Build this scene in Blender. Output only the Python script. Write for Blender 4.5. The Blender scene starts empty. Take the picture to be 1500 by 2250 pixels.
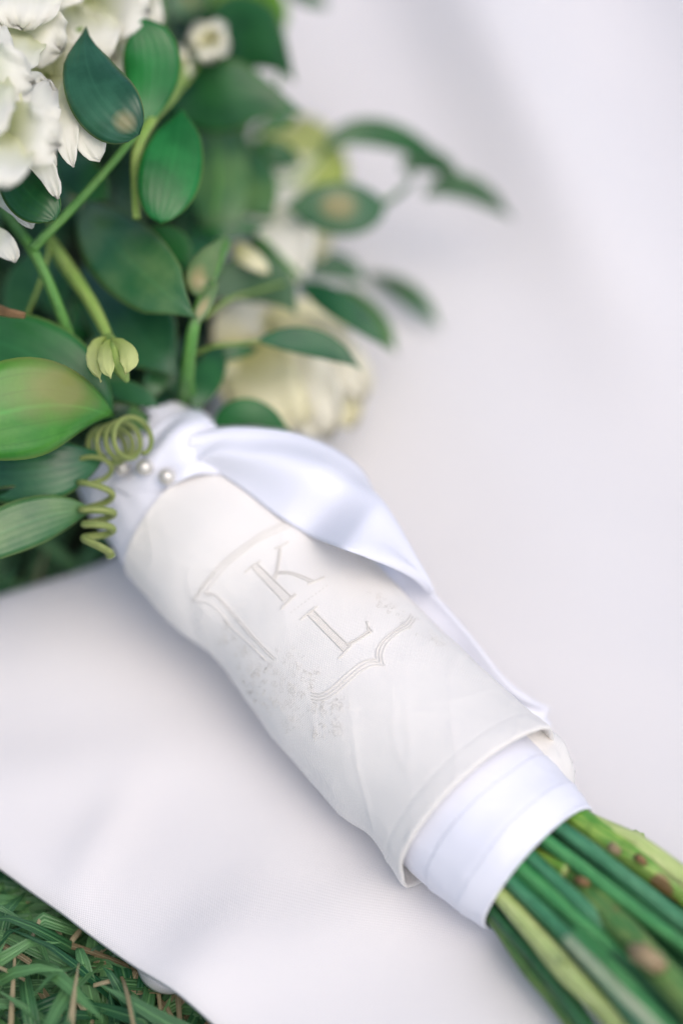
import bpy, math, random
from mathutils import Vector, Matrix, noise
from mathutils.bvhtree import BVHTree
random.seed(7)
S = bpy.context.scene
C = S.collection
R = math.radians

# ------------------------------------------------------------------ camera, sky, sun, exposure
PITCH, H = R(48), 0.5
CAM = Vector((0, -H / math.tan(PITCH), H))
FW = Vector((0, math.cos(PITCH), -math.sin(PITCH)))
RT = Vector((1, 0, 0))
UP = Vector((0, math.sin(PITCH), math.cos(PITCH)))
LENS, SENS = 85.0, 24.0
W = SENS / LENS
cam_d = bpy.data.cameras.new('camera')
cam = bpy.data.objects.new('camera', cam_d); C.objects.link(cam)
cam.matrix_world = Matrix((
    (RT.x, UP.x, -FW.x, CAM.x), (RT.y, UP.y, -FW.y, CAM.y), (RT.z, UP.z, -FW.z, CAM.z), (0, 0, 0, 1)))
cam_d.sensor_fit = 'HORIZONTAL'; cam_d.sensor_width = SENS; cam_d.lens = LENS
cam_d.clip_start = 0.01; cam_d.clip_end = 100
cam_d.dof.use_dof = True; cam_d.dof.focus_distance = 0.586; cam_d.dof.aperture_fstop = 2.6
S.camera = cam
S.render.resolution_x, S.render.resolution_y = 682, 1024

SUN_EL, SUN_AZ = R(60), R(148)          # azimuth clockwise from +Y: high on the right, on the camera's side
world = bpy.data.worlds.new('World'); S.world = world; world.use_nodes = True
wn = world.node_tree
sky = wn.nodes.new('ShaderNodeTexSky'); sky.sky_type = 'NISHITA'; sky.sun_disc = False
sky.sun_elevation = SUN_EL; sky.sun_rotation = SUN_AZ; sky.air_density = 1.0; sky.dust_density = 3.5; sky.ozone_density = 1.0
wn.links.new(sky.outputs[0], wn.nodes['Background'].inputs[0])
wn.nodes['Background'].inputs[1].default_value = 0.13
sd = bpy.data.lights.new('sun', 'SUN'); sd.energy = 0.85; sd.angle = R(60); sd.color = (1, .93, .84)
sun = bpy.data.objects.new('sun', sd); C.objects.link(sun)
sdir = Vector((math.sin(SUN_AZ) * math.cos(SUN_EL), math.cos(SUN_AZ) * math.cos(SUN_EL), math.sin(SUN_EL)))
sun.rotation_euler = sdir.to_track_quat('Z', 'Y').to_euler(); sun.location = sdir * 5
S.view_settings.view_transform = 'Standard'; S.view_settings.look = 'None'
S.view_settings.exposure = 0.41; S.view_settings.gamma = 1

# ------------------------------------------------------------------ helpers
def ray(px, py):
    return FW + RT * ((px - 750) / 1500 * W) + UP * ((1125 - py) / 1500 * W)
def P(px, py, z):
    """point of the place at height z seen at this spot of the photograph (1500 x 2250)"""
    r = ray(px, py); return CAM + r * ((z - CAM.z) / r.z)
def depth(p): return (p - CAM).dot(FW)
def pxm(p): return 1500 / (depth(p) * W)       # pixels per metre at p
def proj(p):
    d = p - CAM; k = d.dot(FW)
    return 750 + d.dot(RT) / k / W * 1500, 1125 - d.dot(UP) / k / W * 1500

def tag(o, label=None, cat=None, group=None, kind=None):
    for k, v in (('label', label), ('category', cat), ('group', group), ('kind', kind)):
        if v: o[k] = v
    return o
def mesh_obj(name, verts, faces, mat, parent=None, uv=None, smooth=True, solid=None, mats=None, fm=None):
    me = bpy.data.meshes.new(name)
    me.from_pydata([tuple(v) for v in verts], [], faces)
    if uv:
        ul = me.uv_layers.new(name='UVMap')
        vi = [0] * len(me.loops); me.loops.foreach_get('vertex_index', vi)
        flat = []
        for i in vi: flat += [uv[i][0], uv[i][1]]
        ul.data.foreach_set('uv', flat)
    for m in (mats or [mat]): me.materials.append(m)
    if fm: me.polygons.foreach_set('material_index', fm)
    if smooth: me.polygons.foreach_set('use_smooth', [True] * len(me.polygons))
    me.update()
    o = bpy.data.objects.new(name, me); C.objects.link(o)
    if parent: o.parent = parent
    if solid:
        md = o.modifiers.new('thickness', 'SOLIDIFY'); md.thickness = solid; md.offset = -1
    return o
def bez(pts, t):
    pts = list(pts)
    while len(pts) > 1: pts = [a.lerp(b, t) for a, b in zip(pts[:-1], pts[1:])]
    return pts[0]
def cr(pts, t):
    """Catmull-Rom through a list (Vector or tuple-as-Vector), t in 0..1"""
    n = len(pts) - 1; f = min(max(t * n, 0), n - 1e-6); i = int(f); u = f - i
    p0 = pts[max(i - 1, 0)]; p1 = pts[i]; p2 = pts[i + 1]; p3 = pts[min(i + 2, n)]
    return 0.5 * ((2 * p1) + (p2 - p0) * u + (2 * p0 - 5 * p1 + 4 * p2 - p3) * u * u + (3 * p1 - p0 - 3 * p2 + p3) * u ** 3)
def interp(xs, ys, x):
    if x <= xs[0]: return ys[0]
    for i in range(len(xs) - 1):
        if x <= xs[i + 1]:
            u = (x - xs[i]) / (xs[i + 1] - xs[i]); return ys[i] + (ys[i + 1] - ys[i]) * u
    return ys[-1]
def nz(x, y=0, z=0): return noise.noise(Vector((x, y, z)))
def sst(a, b, x):
    t = min(max((x - a) / (b - a), 0), 1); return t * t * (3 - 2 * t)

# ------------------------------------------------------------------ materials
def mat(name):
    m = bpy.data.materials.new(name); m.use_nodes = True
    nt = m.node_tree; return m, nt, nt.nodes['Principled BSDF'], nt.nodes['Material Output']
def N(nt, t, **kw):
    n = nt.nodes.new(t)
    for k, v in kw.items():
        if k in n.inputs: n.inputs[k].default_value = v
        else: setattr(n, k, v)
    return n
def L(nt, a, b): nt.links.new(a, b)
def mixc(nt, fac, a, b, mode='MIX'):
    n = nt.nodes.new('ShaderNodeMix'); n.data_type = 'RGBA'; n.blend_type = mode
    for s, v in ((n.inputs[0], fac), (n.inputs[6], a), (n.inputs[7], b)):
        if hasattr(v, 'is_linked') or isinstance(v, bpy.types.NodeSocket): L(nt, v, s)
        elif isinstance(v, (int, float)): s.default_value = v
        else: s.default_value = (*v, 1)
    return n.outputs[2]
def ramp(nt, src, stops):
    n = nt.nodes.new('ShaderNodeValToRGB'); L(nt, src, n.inputs[0])
    e = n.color_ramp.elements
    while len(e) > 1: e.remove(e[-1])
    e[0].position = stops[0][0]; e[0].color = (*stops[0][1], 1)
    for p, c in stops[1:]:
        k = e.new(p); k.color = (*c, 1)
    return n.outputs[0]
def math_n(nt, op, a, b=None):
    n = nt.nodes.new('ShaderNodeMath'); n.operation = op
    for i, v in enumerate((a, b)):
        if v is None: continue
        if isinstance(v, bpy.types.NodeSocket): L(nt, v, n.inputs[i])
        else: n.inputs[i].default_value = v
    return n.outputs[0]

def translucent(nt, bsdf, out, col, k):
    tr = nt.nodes.new('ShaderNodeBsdfTranslucent'); L(nt, col, tr.inputs[0])
    mx = nt.nodes.new('ShaderNodeMixShader'); mx.inputs[0].default_value = k
    L(nt, bsdf.outputs[0], mx.inputs[1]); L(nt, tr.outputs[0], mx.inputs[2]); L(nt, mx.outputs[0], out.inputs[0])
    return tr

def leaf_mat(name, base, patch=None, patchcol=(.30, .24, .07), veins=7, rough=.29, vein_k=.14, trans=.22, second=None, psize=.25):
    m, nt, b, out = mat(name)
    uv = N(nt, 'ShaderNodeUVMap'); sp = N(nt, 'ShaderNodeSeparateXYZ'); L(nt, uv.outputs[0], sp.inputs[0])
    obj = N(nt, 'ShaderNodeTexCoord')
    # longitudinal veins
    v = math_n(nt, 'MULTIPLY', sp.outputs[0], veins * math.pi * 2); v = math_n(nt, 'COSINE', v)
    v = math_n(nt, 'POWER', math_n(nt, 'ABSOLUTE', math_n(nt, 'MULTIPLY_ADD', v, .5)), 6) if False else v
    vr = ramp(nt, v, [(0.80, (0, 0, 0)), (1.0, (1, 1, 1))])
    mid = math_n(nt, 'ABSOLUTE', math_n(nt, 'SUBTRACT', sp.outputs[0], .5))
    mr = ramp(nt, mid, [(0.0, (1, 1, 1)), (0.035, (0, 0, 0))])
    n1 = N(nt, 'ShaderNodeTexNoise', Scale=90.0, Detail=4.0); L(nt, obj.outputs['Object'], n1.inputs['Vector'])
    n2 = N(nt, 'ShaderNodeTexNoise', Scale=900.0, Detail=2.0); L(nt, obj.outputs['Object'], n2.inputs['Vector'])
    second = second or tuple(min(1, c * 1.7 + .012) for c in base)
    c = mixc(nt, ramp(nt, n1.outputs[0], [(.35, (0, 0, 0)), (.68, (1, 1, 1))]), base, second)
    c = mixc(nt, math_n(nt, 'MULTIPLY', n2.outputs[0], .25), c, tuple(x * .5 for x in base))
    lv = tuple(min(1, x * 2.0 + .02) for x in base)
    c = mixc(nt, math_n(nt, 'MULTIPLY', vr, vein_k * .6), c, tuple(x * .55 for x in base))
    c = mixc(nt, math_n(nt, 'MULTIPLY', mr, vein_k * 1.4), c, lv)
    edge = ramp(nt, mid, [(0.46, (0, 0, 0)), (0.495, (1, 1, 1))])
    c = mixc(nt, math_n(nt, 'MULTIPLY', edge, .5), c, (.28, .36, .10))
    if patch:
        cb = N(nt, 'ShaderNodeCombineXYZ'); cb.inputs[0].default_value = patch[0]; cb.inputs[1].default_value = patch[1]
        vm = N(nt, 'ShaderNodeVectorMath', operation='SUBTRACT'); L(nt, uv.outputs[0], vm.inputs[0]); L(nt, cb.outputs[0], vm.inputs[1])
        sc = N(nt, 'ShaderNodeVectorMath', operation='MULTIPLY'); L(nt, vm.outputs[0], sc.inputs[0]); sc.inputs[1].default_value = (1, 1.6, 0)
        ln = N(nt, 'ShaderNodeVectorMath', operation='LENGTH'); L(nt, sc.outputs[0], ln.inputs[0])
        d = math_n(nt, 'ADD', ln.outputs['Value'], math_n(nt, 'MULTIPLY', math_n(nt, 'SUBTRACT', n1.outputs[0], .5), .35))
        pm = ramp(nt, d, [(psize * .35, (1, 1, 1)), (psize * 1.3, (0, 0, 0))])
        c = mixc(nt, math_n(nt, 'MULTIPLY', pm, .62), c, patchcol)
    L(nt, c, b.inputs['Base Color'])
    b.inputs['Roughness'].default_value = rough
    b.inputs['Specular IOR Level'].default_value = .5
    bp = N(nt, 'ShaderNodeBump', Strength=.30, Distance=.00012)
    hgt = math_n(nt, 'ADD', math_n(nt, 'MULTIPLY', v, -.5), math_n(nt, 'MULTIPLY', n2.outputs[0], .6))
    L(nt, hgt, bp.inputs['Height']); L(nt, bp.outputs[0], b.inputs['Normal'])
    tc = mixc(nt, 1.0, c, (1.2, 1.35, .5), 'MULTIPLY')
    translucent(nt, b, out, tc, trans)
    return m

LM = {
    'deep': leaf_mat('leaf_deep', (.009, .085, .024), second=(.035, .18, .045)),
    'bright': leaf_mat('leaf_bright', (.010, .165, .032), trans=.3),
    'teal': leaf_mat('leaf_teal', (.032, .155, .052), second=(.14, .28, .10)),
    'slate': leaf_mat('leaf_slate', (.018, .115, .048), second=(.06, .21, .08)),
    'grey': leaf_mat('leaf_greygreen', (.070, .165, .085), second=(.13, .24, .13)),
    'dark': leaf_mat('leaf_gap_shade', (.004, .032, .009), second=(.012, .070, .018)),  # near-black green: shade of the gaps between leaves, put into the colour
    'lime': leaf_mat('leaf_lime_sunlit', (.13, .34, .035), second=(.26, .46, .05), trans=.45),  # lime green brightened in colour to look sunlit
    'sun': leaf_mat('leaf_sunlit_tone', (.06, .29, .045), patch=(.70, .40), patchcol=(.46, .38, .16), second=(.13, .40, .06), psize=.36, trans=.35, veins=6, vein_k=.3),  # sunlight painted into the yellow-green; the tan patch is the leaf's own
    'mid': leaf_mat('leaf_mid', (.025, .17, .045), second=(.045, .23, .06), trans=.3, veins=6, vein_k=.2),
    'spot': leaf_mat('leaf_spotted', (.020, .10, .052), patch=(.5, .22), patchcol=(.40, .34, .16), psize=.18),
    'spotgrey': leaf_mat('leaf_grey_spotted', (.050, .16, .070), patch=(.55, .5), patchcol=(.42, .32, .12), psize=.24, second=(.10, .22, .10)),
    'folded': leaf_mat('leaf_folded', (.10, .22, .08), patch=(.45, .45), patchcol=(.50, .36, .17), psize=.34, second=(.2, .3, .12)),
}

def petal_mat(name, base, root, trans=.35, rough=.55):
    m, nt, b, out = mat(name)
    uv = N(nt, 'ShaderNodeUVMap'); sp = N(nt, 'ShaderNodeSeparateXYZ'); L(nt, uv.outputs[0], sp.inputs[0])
    obj = N(nt, 'ShaderNodeTexCoord')
    n1 = N(nt, 'ShaderNodeTexNoise', Scale=60.0, Detail=3.0); L(nt, obj.outputs['Object'], n1.inputs['Vector'])
    f = math_n(nt, 'ADD', sp.outputs[1], math_n(nt, 'MULTIPLY', math_n(nt, 'SUBTRACT', n1.outputs[0], .5), .3))
    c = ramp(nt, f, [(0.0, root), (0.38, tuple((a + q * 2) / 3 for a, q in zip(root, base))), (.62, base)])
    st = math_n(nt, 'COSINE', math_n(nt, 'MULTIPLY', sp.outputs[0], 70))
    c = mixc(nt, math_n(nt, 'MULTIPLY', math_n(nt, 'ADD', st, 1), .012), c, root)
    L(nt, c, b.inputs['Base Color']); b.inputs['Roughness'].default_value = rough
    b.inputs['Specular IOR Level'].default_value = .25
    bp = N(nt, 'ShaderNodeBump', Strength=.12, Distance=.0002)
    L(nt, math_n(nt, 'ADD', math_n(nt, 'MULTIPLY', st, .5), math_n(nt, 'MULTIPLY', n1.outputs[0], 6)), bp.inputs['Height']); L(nt, bp.outputs[0], b.inputs['Normal'])
    translucent(nt, b, out, c, trans)
    return m
PM = {
    'white': petal_mat('petal_white', (.94, .93, .85), (.78, .82, .50)),
    'cream': petal_mat('petal_cream', (.93, .90, .66), (.76, .74, .30)),
    'ivory': petal_mat('petal_ivory', (.90, .88, .76), (.76, .74, .44)),
    'limep': petal_mat('petal_lime', (.66, .72, .32), (.50, .62, .16), trans=.4),
}

def stem_mat(name, base, second, spots=None, rough=.42, scale=1):
    m, nt, b, out = mat(name)
    uv = N(nt, 'ShaderNodeUVMap'); obj = N(nt, 'ShaderNodeTexCoord')
    mp = N(nt, 'ShaderNodeMapping'); mp.inputs['Scale'].default_value = (7, 1.2, 1); L(nt, uv.outputs[0], mp.inputs[0])
    n1 = N(nt, 'ShaderNodeTexNoise', Scale=2.2 * scale, Detail=5.0); L(nt, mp.outputs[0], n1.inputs['Vector'])
    n2 = N(nt, 'ShaderNodeTexNoise', Scale=260.0, Detail=5.0); L(nt, obj.outputs['Object'], n2.inputs['Vector'])
    c = mixc(nt, ramp(nt, n1.outputs[0], [(.38, (0, 0, 0)), (.66, (1, 1, 1))]), base, second)
    c = mixc(nt, ramp(nt, n2.outputs[0], [(.52, (0, 0, 0)), (.74, (.5, .5, .5))]), c, tuple(x * .5 for x in base))
    if spots:
        vo = N(nt, 'ShaderNodeTexNoise', Scale=95.0, Detail=2.0); L(nt, obj.outputs['Object'], vo.inputs['Vector'])
        c = mixc(nt, ramp(nt, vo.outputs[0], [(.66, (0, 0, 0)), (.72, (.9, .9, .9))]), c, spots)
    L(nt, c, b.inputs['Base Color']); b.inputs['Roughness'].default_value = rough
    bp = N(nt, 'ShaderNodeBump', Strength=.8, Distance=.0008)
    L(nt, n1.outputs[0], bp.inputs['Height']); L(nt, bp.outputs[0], b.inputs['Normal'])
    b.inputs['Subsurface Weight'].default_value = .0
    return m
SM = {
    'teal': stem_mat('stem_teal', (.035, .19, .085), (.085, .29, .14)),
    'green': stem_mat('stem_green', (.04, .24, .07), (.10, .35, .11)),
    'rose': stem_mat('stem_rose', (.10, .30, .035), (.32, .48, .09), spots=(.20, .10, .04)),
    'olive': stem_mat('stem_olive', (.055, .19, .045), (.20, .30, .08), spots=(.22, .13, .05)),
    'pale': stem_mat('stem_pale', (.40, .52, .17), (.56, .64, .27)),
    'cut': stem_mat('stem_split', (.50, .55, .38), (.28, .42, .24)),
    'dark': stem_mat('stem_dark', (.022, .11, .040), (.04, .17, .06)),
    'twig': stem_mat('twig_green', (.08, .26, .045), (.16, .36, .08)),
    'twigy': stem_mat('twig_yellow', (.22, .38, .07), (.34, .46, .12)),
    'tendril': stem_mat('tendril_green', (.19, .27, .065), (.34, .38, .13), rough=.6),
    'brown': stem_mat('bract_brown', (.26, .13, .05), (.40, .25, .12), scale=2),
    'scar': stem_mat('scar_tan', (.46, .38, .22), (.26, .14, .07), scale=2),
}

def cloth_mat(name, base, period=.0006, rough=.75, sheen=.25, bump=.35, ck=.08):
    m, nt, b, out = mat(name)
    obj = N(nt, 'ShaderNodeTexCoord')
    mp = N(nt, 'ShaderNodeMapping'); mp.inputs['Rotation'].default_value = (0, 0, R(38)); L(nt, obj.outputs['Object'], mp.inputs[0])
    sp = N(nt, 'ShaderNodeSeparateXYZ'); L(nt, mp.outputs[0], sp.inputs[0])
    k = 2 * math.pi / period
    a = math_n(nt, 'SINE', math_n(nt, 'MULTIPLY', sp.outputs[0], k)); c2 = math_n(nt, 'SINE', math_n(nt, 'MULTIPLY', sp.outputs[1], k))
    wv = math_n(nt, 'MULTIPLY', a, c2)
    n1 = N(nt, 'ShaderNodeTexNoise', Scale=30.0, Detail=4.0); L(nt, obj.outputs['Object'], n1.inputs['Vector'])
    c = mixc(nt, ramp(nt, wv, [(0.0, (1, 1, 1)), (.35, (0, 0, 0))]), base, tuple(x * (1 - ck) for x in base))
    c = mixc(nt, math_n(nt, 'MULTIPLY', n1.outputs[0], .12), c, tuple(x * .93 for x in base))
    L(nt, c, b.inputs['Base Color']); b.inputs['Roughness'].default_value = rough
    b.inputs['Sheen Weight'].default_value = sheen; b.inputs['Specular IOR Level'].default_value = .25
    bp = N(nt, 'ShaderNodeBump', Strength=bump, Distance=.00012); L(nt, wv, bp.inputs['Height'])
    bp2 = N(nt, 'ShaderNodeBump', Strength=.25, Distance=.0012); L(nt, n1.outputs[0], bp2.inputs['Height'])
    L(nt, bp.outputs[0], bp2.inputs['Normal']); L(nt, bp2.outputs[0], b.inputs['Normal'])
    return m
M_dress = cloth_mat('dress_satin', (.84, .815, .81), period=.00062, ck=.13)
M_hanky = cloth_mat('ivory_linen', (.93, .90, .855), period=.00058, bump=.5, ck=.10)
M_rib, nt, b, out = mat('satin_ribbon')
b.inputs['Base Color'].default_value = (.80, .81, .89, 1); b.inputs['Roughness'].default_value = .42
b.inputs['Specular IOR Level'].default_value = .4; b.inputs['Sheen Weight'].default_value = .15
oc = N(nt, 'ShaderNodeTexCoord'); uvn = N(nt, 'ShaderNodeUVMap')
mp = N(nt, 'ShaderNodeMapping'); mp.inputs['Scale'].default_value = (4, 90, 1); L(nt, uvn.outputs[0], mp.inputs[0])
n1 = N(nt, 'ShaderNodeTexNoise', Scale=3.0, Detail=3.0); L(nt, mp.outputs[0], n1.inputs['Vector'])
bp = N(nt, 'ShaderNodeBump', Strength=.12, Distance=.0003); L(nt, n1.outputs[0], bp.inputs['Height']); L(nt, bp.outputs[0], b.inputs['Normal'])
M_pearl, nt, b, out = mat('pearl')
b.inputs['Base Color'].default_value = (.66, .63, .57, 1); b.inputs['Metallic'].default_value = .35; b.inputs['Roughness'].default_value = .16
b.inputs['Specular IOR Level'].default_value = .9; b.inputs['Coat Weight'].default_value = .8; b.inputs['Coat Roughness'].default_value = .05
M_pin, nt, b, out = mat('pin_steel')
b.inputs['Base Color'].default_value = (.7, .7, .72, 1); b.inputs['Metallic'].default_value = 1; b.inputs['Roughness'].default_value = .3
M_thread, nt, b, out = mat('embroidery_thread')
b.inputs['Base Color'].default_value = (.74, .71, .66, 1); b.inputs['Roughness'].default_value = .5
M_thread2, nt, b, out = mat('embroidery_thread_soft')
b.inputs['Base Color'].default_value = (.77, .745, .70, 1); b.inputs['Roughness'].default_value = .5

# soil and grass
M_soil, nt, b, out = mat('lawn_soil')
oc = N(nt, 'ShaderNodeTexCoord'); n1 = N(nt, 'ShaderNodeTexNoise', Scale=60.0, Detail=6.0); L(nt, oc.outputs['Object'], n1.inputs['Vector'])
L(nt, ramp(nt, n1.outputs[0], [(.3, (.012, .016, .006)), (.6, (.03, .045, .014)), (.8, (.07, .06, .03))]), b.inputs['Base Color'])
b.inputs['Roughness'].default_value = .95
bp = N(nt, 'ShaderNodeBump', Strength=1.0, Distance=.006); L(nt, n1.outputs[0], bp.inputs['Height']); L(nt, bp.outputs[0], b.inputs['Normal'])
def grass_mat(name, a, c3, veins=True):
    m, nt, b, out = mat(name)
    uv = N(nt, 'ShaderNodeUVMap'); sp = N(nt, 'ShaderNodeSeparateXYZ'); L(nt, uv.outputs[0], sp.inputs[0])
    oc = N(nt, 'ShaderNodeTexCoord'); n1 = N(nt, 'ShaderNodeTexNoise', Scale=120.0, Detail=3.0); L(nt, oc.outputs['Object'], n1.inputs['Vector'])
    gi = N(nt, 'ShaderNodeNewGeometry')
    c = mixc(nt, gi.outputs['Random Per Island'], a, c3)
    c = mixc(nt, math_n(nt, 'MULTIPLY', n1.outputs[0], .5), c, tuple(x * .55 for x in a))
    st = math_n(nt, 'COSINE', math_n(nt, 'MULTIPLY', sp.outputs[0], 2 * math.pi * 4))
    md = ramp(nt, math_n(nt, 'ABSOLUTE', math_n(nt, 'SUBTRACT', sp.outputs[0], .5)), [(0, (1, 1, 1)), (.09, (0, 0, 0))])
    c = mixc(nt, math_n(nt, 'MULTIPLY', md, .35), c, tuple(min(1, x * 2 + .03) for x in c3))
    L(nt, c, b.inputs['Base Color']); b.inputs['Roughness'].default_value = .45
    bp = N(nt, 'ShaderNodeBump', Strength=.35, Distance=.0003); L(nt, st, bp.inputs['Height']); L(nt, bp.outputs[0], b.inputs['Normal'])
    translucent(nt, b, out, c, .22)
    return m
M_grass = grass_mat('grass_blade', (.018, .115, .045), (.15, .34, .12))
M_straw = grass_mat('dry_grass_blade', (.26, .20, .10), (.52, .45, .28))

# ------------------------------------------------------------------ setting: ground
gz = -.036
gv = []; gf = []; n = 60
for j in range(n + 1):
    for i in range(n + 1):
        x = -4 + 8 * i / n; y = -4 + 8 * j / n
        gv.append((x, y, gz + .004 * nz(x * 3, y * 3)))
for j in range(n):
    for i in range(n):
        a = j * (n + 1) + i; gf.append((a, a + 1, a + n + 2, a + n + 1))
tag(mesh_obj('ground', gv, gf, M_soil), kind='structure')

# ------------------------------------------------------------------ the white dress fabric on the lawn
edge_px = [(1300, 2860), (1000, 2636), (480, 2250), (240, 2070), (0, 1895), (-250, 1715), (-400, 1600), (-430, 1530), (-360, 1440), (-200, 1350), (0, 1288),
           (120, 1248), (240, 1213), (330, 1130), (400, 1030), (450, 900), (470, 700), (480, 400), (520, 0), (560, -400), (620, -900)]
edge_w = [P(a, c, 0) for a, c in edge_px]
eys = [p.y for p in edge_w]; exs = [p.x for p in edge_w]
def xleft(y):
    f = lambda q: interp(eys, exs, q)
    return (f(y) * 2 + f(y - .004) + f(y + .004)) / 4
fa, fb = P(1080, 0, 0), P(1500, 850, 0)
fdir = (fb - fa).normalized(); fnrm = Vector((fdir.y, -fdir.x, 0))
if fnrm.x < 0: fnrm = -fnrm
def cloth_h(x, y):
    q = Vector((x, y, 0))
    d = (q - fa).dot(fnrm)
    far = sst(-.02, .22, y)
    h = .0024 * nz(x * 9, y * 9, 3) + .0015 * nz(x * 26 + y * 12, y * 20, 9) * (1 - far)
    h += far * (.010 * nz(x * 4.0 + 5, y * 3.4, 1))
    # long soft folds running down the fabric
    h += far * .017 * math.exp(-((d + .010) / .020) ** 2)
    h += far * .020 * math.exp(-((d - .085) / .03) ** 2)
    h += (.35 + .65 * far) * .003 * math.sin((d + .03 * nz(x * 5, y * 5, 4)) * 46 + 1.0) * sst(.02, .10, x)
    # shallow wrinkles in the near left corner
    for (px, py, ang, s, amp) in ((215, 1850, 70, .006, .0011), (600, 2080, 25, .014, .0016), (120, 1690, 10, .012, .0012), (430, 2130, 60, .010, .0014)):
        c0 = P(px, py, 0); e = Vector((math.cos(R(ang)), math.sin(R(ang)), 0)); r = q - c0
        al = r.dot(e); ac = r.cross(e).z
        h += 1.5 * amp * math.exp(-(ac / s) ** 2 - (al / (s * 3.4)) ** 2)
    # rises a little away from the bouquet on the right
    h += .018 * sst(.05, .45, x) * sst(.0, .3, y)
    e = x - xleft(y)
    h -= .0022 * math.exp(-max(e, 0) / .004) + .0015 * math.exp(-max(e, 0) / .03)
    return h
rows = 330; cols = 210
cv = []; cf = []
y0, y1 = eys[0] + .002, eys[-1]
for j in range(rows + 1):
    tj = j / rows; y = y0 + (y1 - y0) * (tj ** 1.35)
    xl = xleft(y)
    for i in range(cols + 1):
        s = (i / cols) ** 1.7; x = xl + (0.75 - xl) * s
        z = cloth_h(x, y)
        if i == 0: z -= .0012
        cv.append((x, y, z))
for j in range(rows):
    for i in range(cols):
        a = j * (cols + 1) + i; cf.append((a, a + 1, a + cols + 2, a + cols + 1))
dress = mesh_obj('dress_train', cv, cf, M_dress, solid=.0007)
tag(dress, 'soft white dress fabric spread over the lawn under the bouquet', 'fabric')
# the little turned-under lining showing below its edge
lv = []; lf = []
for i in range(25):
    t = i / 24; px = 300 + 85 * t; py = 2118 + 66 * t
    bul = math.sin(math.pi * t) ** .7 * 26
    for k in range(9):
        u = k / 8
        p = P(px + 14 * (1 - u) - bul * .62 * u, py - 10 * (1 - u) + bul * .8 * u, -.006 - .004 * u + .003 * math.sin(math.pi * u))
        lv.append(p)
for i in range(24):
    for k in range(8):
        a = i * 9 + k; lf.append((a, a + 1, a + 10, a + 9))
mesh_obj('turned_hem', lv, lf, M_dress, dress, solid=.0006)

# ------------------------------------------------------------------ grass
def grass(name, count, mt, wlo, whi, llo, lhi, flat, label, seed, region):
    rnd = random.Random(seed); vs = []; fs = []; uvs = []
    for _ in range(count):
        x, y = region(rnd)
        xl = xleft(y) if y < eys[-1] else .1
        e = xl - x
        if e < -.035: continue
        Ln = rnd.uniform(llo, lhi); w = rnd.uniform(wlo, whi)
        az = rnd.uniform(0, 2 * math.pi); lean = rnd.uniform(.7, flat)
        d = Vector((math.cos(az), math.sin(az), 0)); sd_ = Vector((-d.y, d.x, 0))
        tw = rnd.uniform(-.9, .9); bend = rnd.uniform(.4, 1.5)
        base = Vector((x, y, gz + rnd.uniform(0, .004) + (rnd.uniform(0, .030) if flat > 1.6 else rnd.uniform(0, .012))))
        nseg = 7; p = base.copy(); b0 = len(vs)
        kink = rnd.random() < .25; kt = rnd.uniform(.4, .7)
        for k in range(nseg + 1):
            t = k / nseg
            a = lean * .75 + bend * t * lean * .6
            if kink and t > kt: a += .9
            a = min(a, 2.2)
            if k: p = p + (d * math.sin(a) + Vector((0, 0, math.cos(a)))) * (Ln / nseg)
            xl = xleft(p.y) if p.y < eys[-1] else .1
            lim = -.0105 if (xl - p.x) < .005 else (-.004 if (xl - p.x) < .012 else .003)
            if p.z > lim: p.z = lim - rnd.uniform(0, .002)
            if p.z < gz + .001: p.z = gz + .001
            ww = w * (1 - t ** 5) * .5 * (.75 + .25 * min(1, t * 4)) + .00005
            r = tw * t + .2
            sv = (sd_ * math.cos(r) + Vector((0, 0, 1)) * math.sin(r)) * ww
            vee = Vector((0, 0, -.18 * w)) * (1 - t)
            vs += [p - sv, p + vee, p + sv]; uvs += [(0, t), (.5, t), (1, t)]
        for k in range(nseg):
            a = b0 + 3 * k
            fs += [(a, a + 1, a + 4, a + 3), (a + 1, a + 2, a + 5, a + 4)]
    o = mesh_obj(name, vs, fs, mt, uv=uvs)
    return tag(o, label, 'grass', kind='stuff')
near = lambda r: (lambda y: (xleft(y) - r.uniform(-.03, .10), y))(r.uniform(-.25, -.02))
wide = lambda r: (r.uniform(-.6, .25), r.uniform(-.3, .75))
def both(r): return near(r) if r.random() < .42 else wide(r)
grass('grass', 8000, M_grass, .0028, .0050, .025, .062, 1.45, 'green turf blades growing beside and under the white fabric', 3, both)
grass('dry_grass', 2000, M_straw, .0008, .0022, .02, .045, 1.9, 'dry straw coloured blades tangled among the green turf', 5, both)

# ------------------------------------------------------------------ bouquet
BQ = bpy.data.objects.new('bouquet', None); C.objects.link(BQ)
tag(BQ, 'bridal bouquet of white flowers and green leaves with ribbon bound stems', 'bouquet')
BQ.location = P(640, 1420, 0); BQ.location.z = 0
OFF = BQ.location.copy()
HK = bpy.data.objects.new('handkerchief', None); C.objects.link(HK)
tag(HK, 'ivory embroidered handkerchief wrapped round the bouquet handle', 'handkerchief')
HK.location = BQ.location.copy()
def bq(name, vs, fs, m, parent=None, **kw):      # vertices are given in place coordinates
    return mesh_obj(name, [v - OFF for v in vs], fs, m, parent or BQ, **kw)

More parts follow.
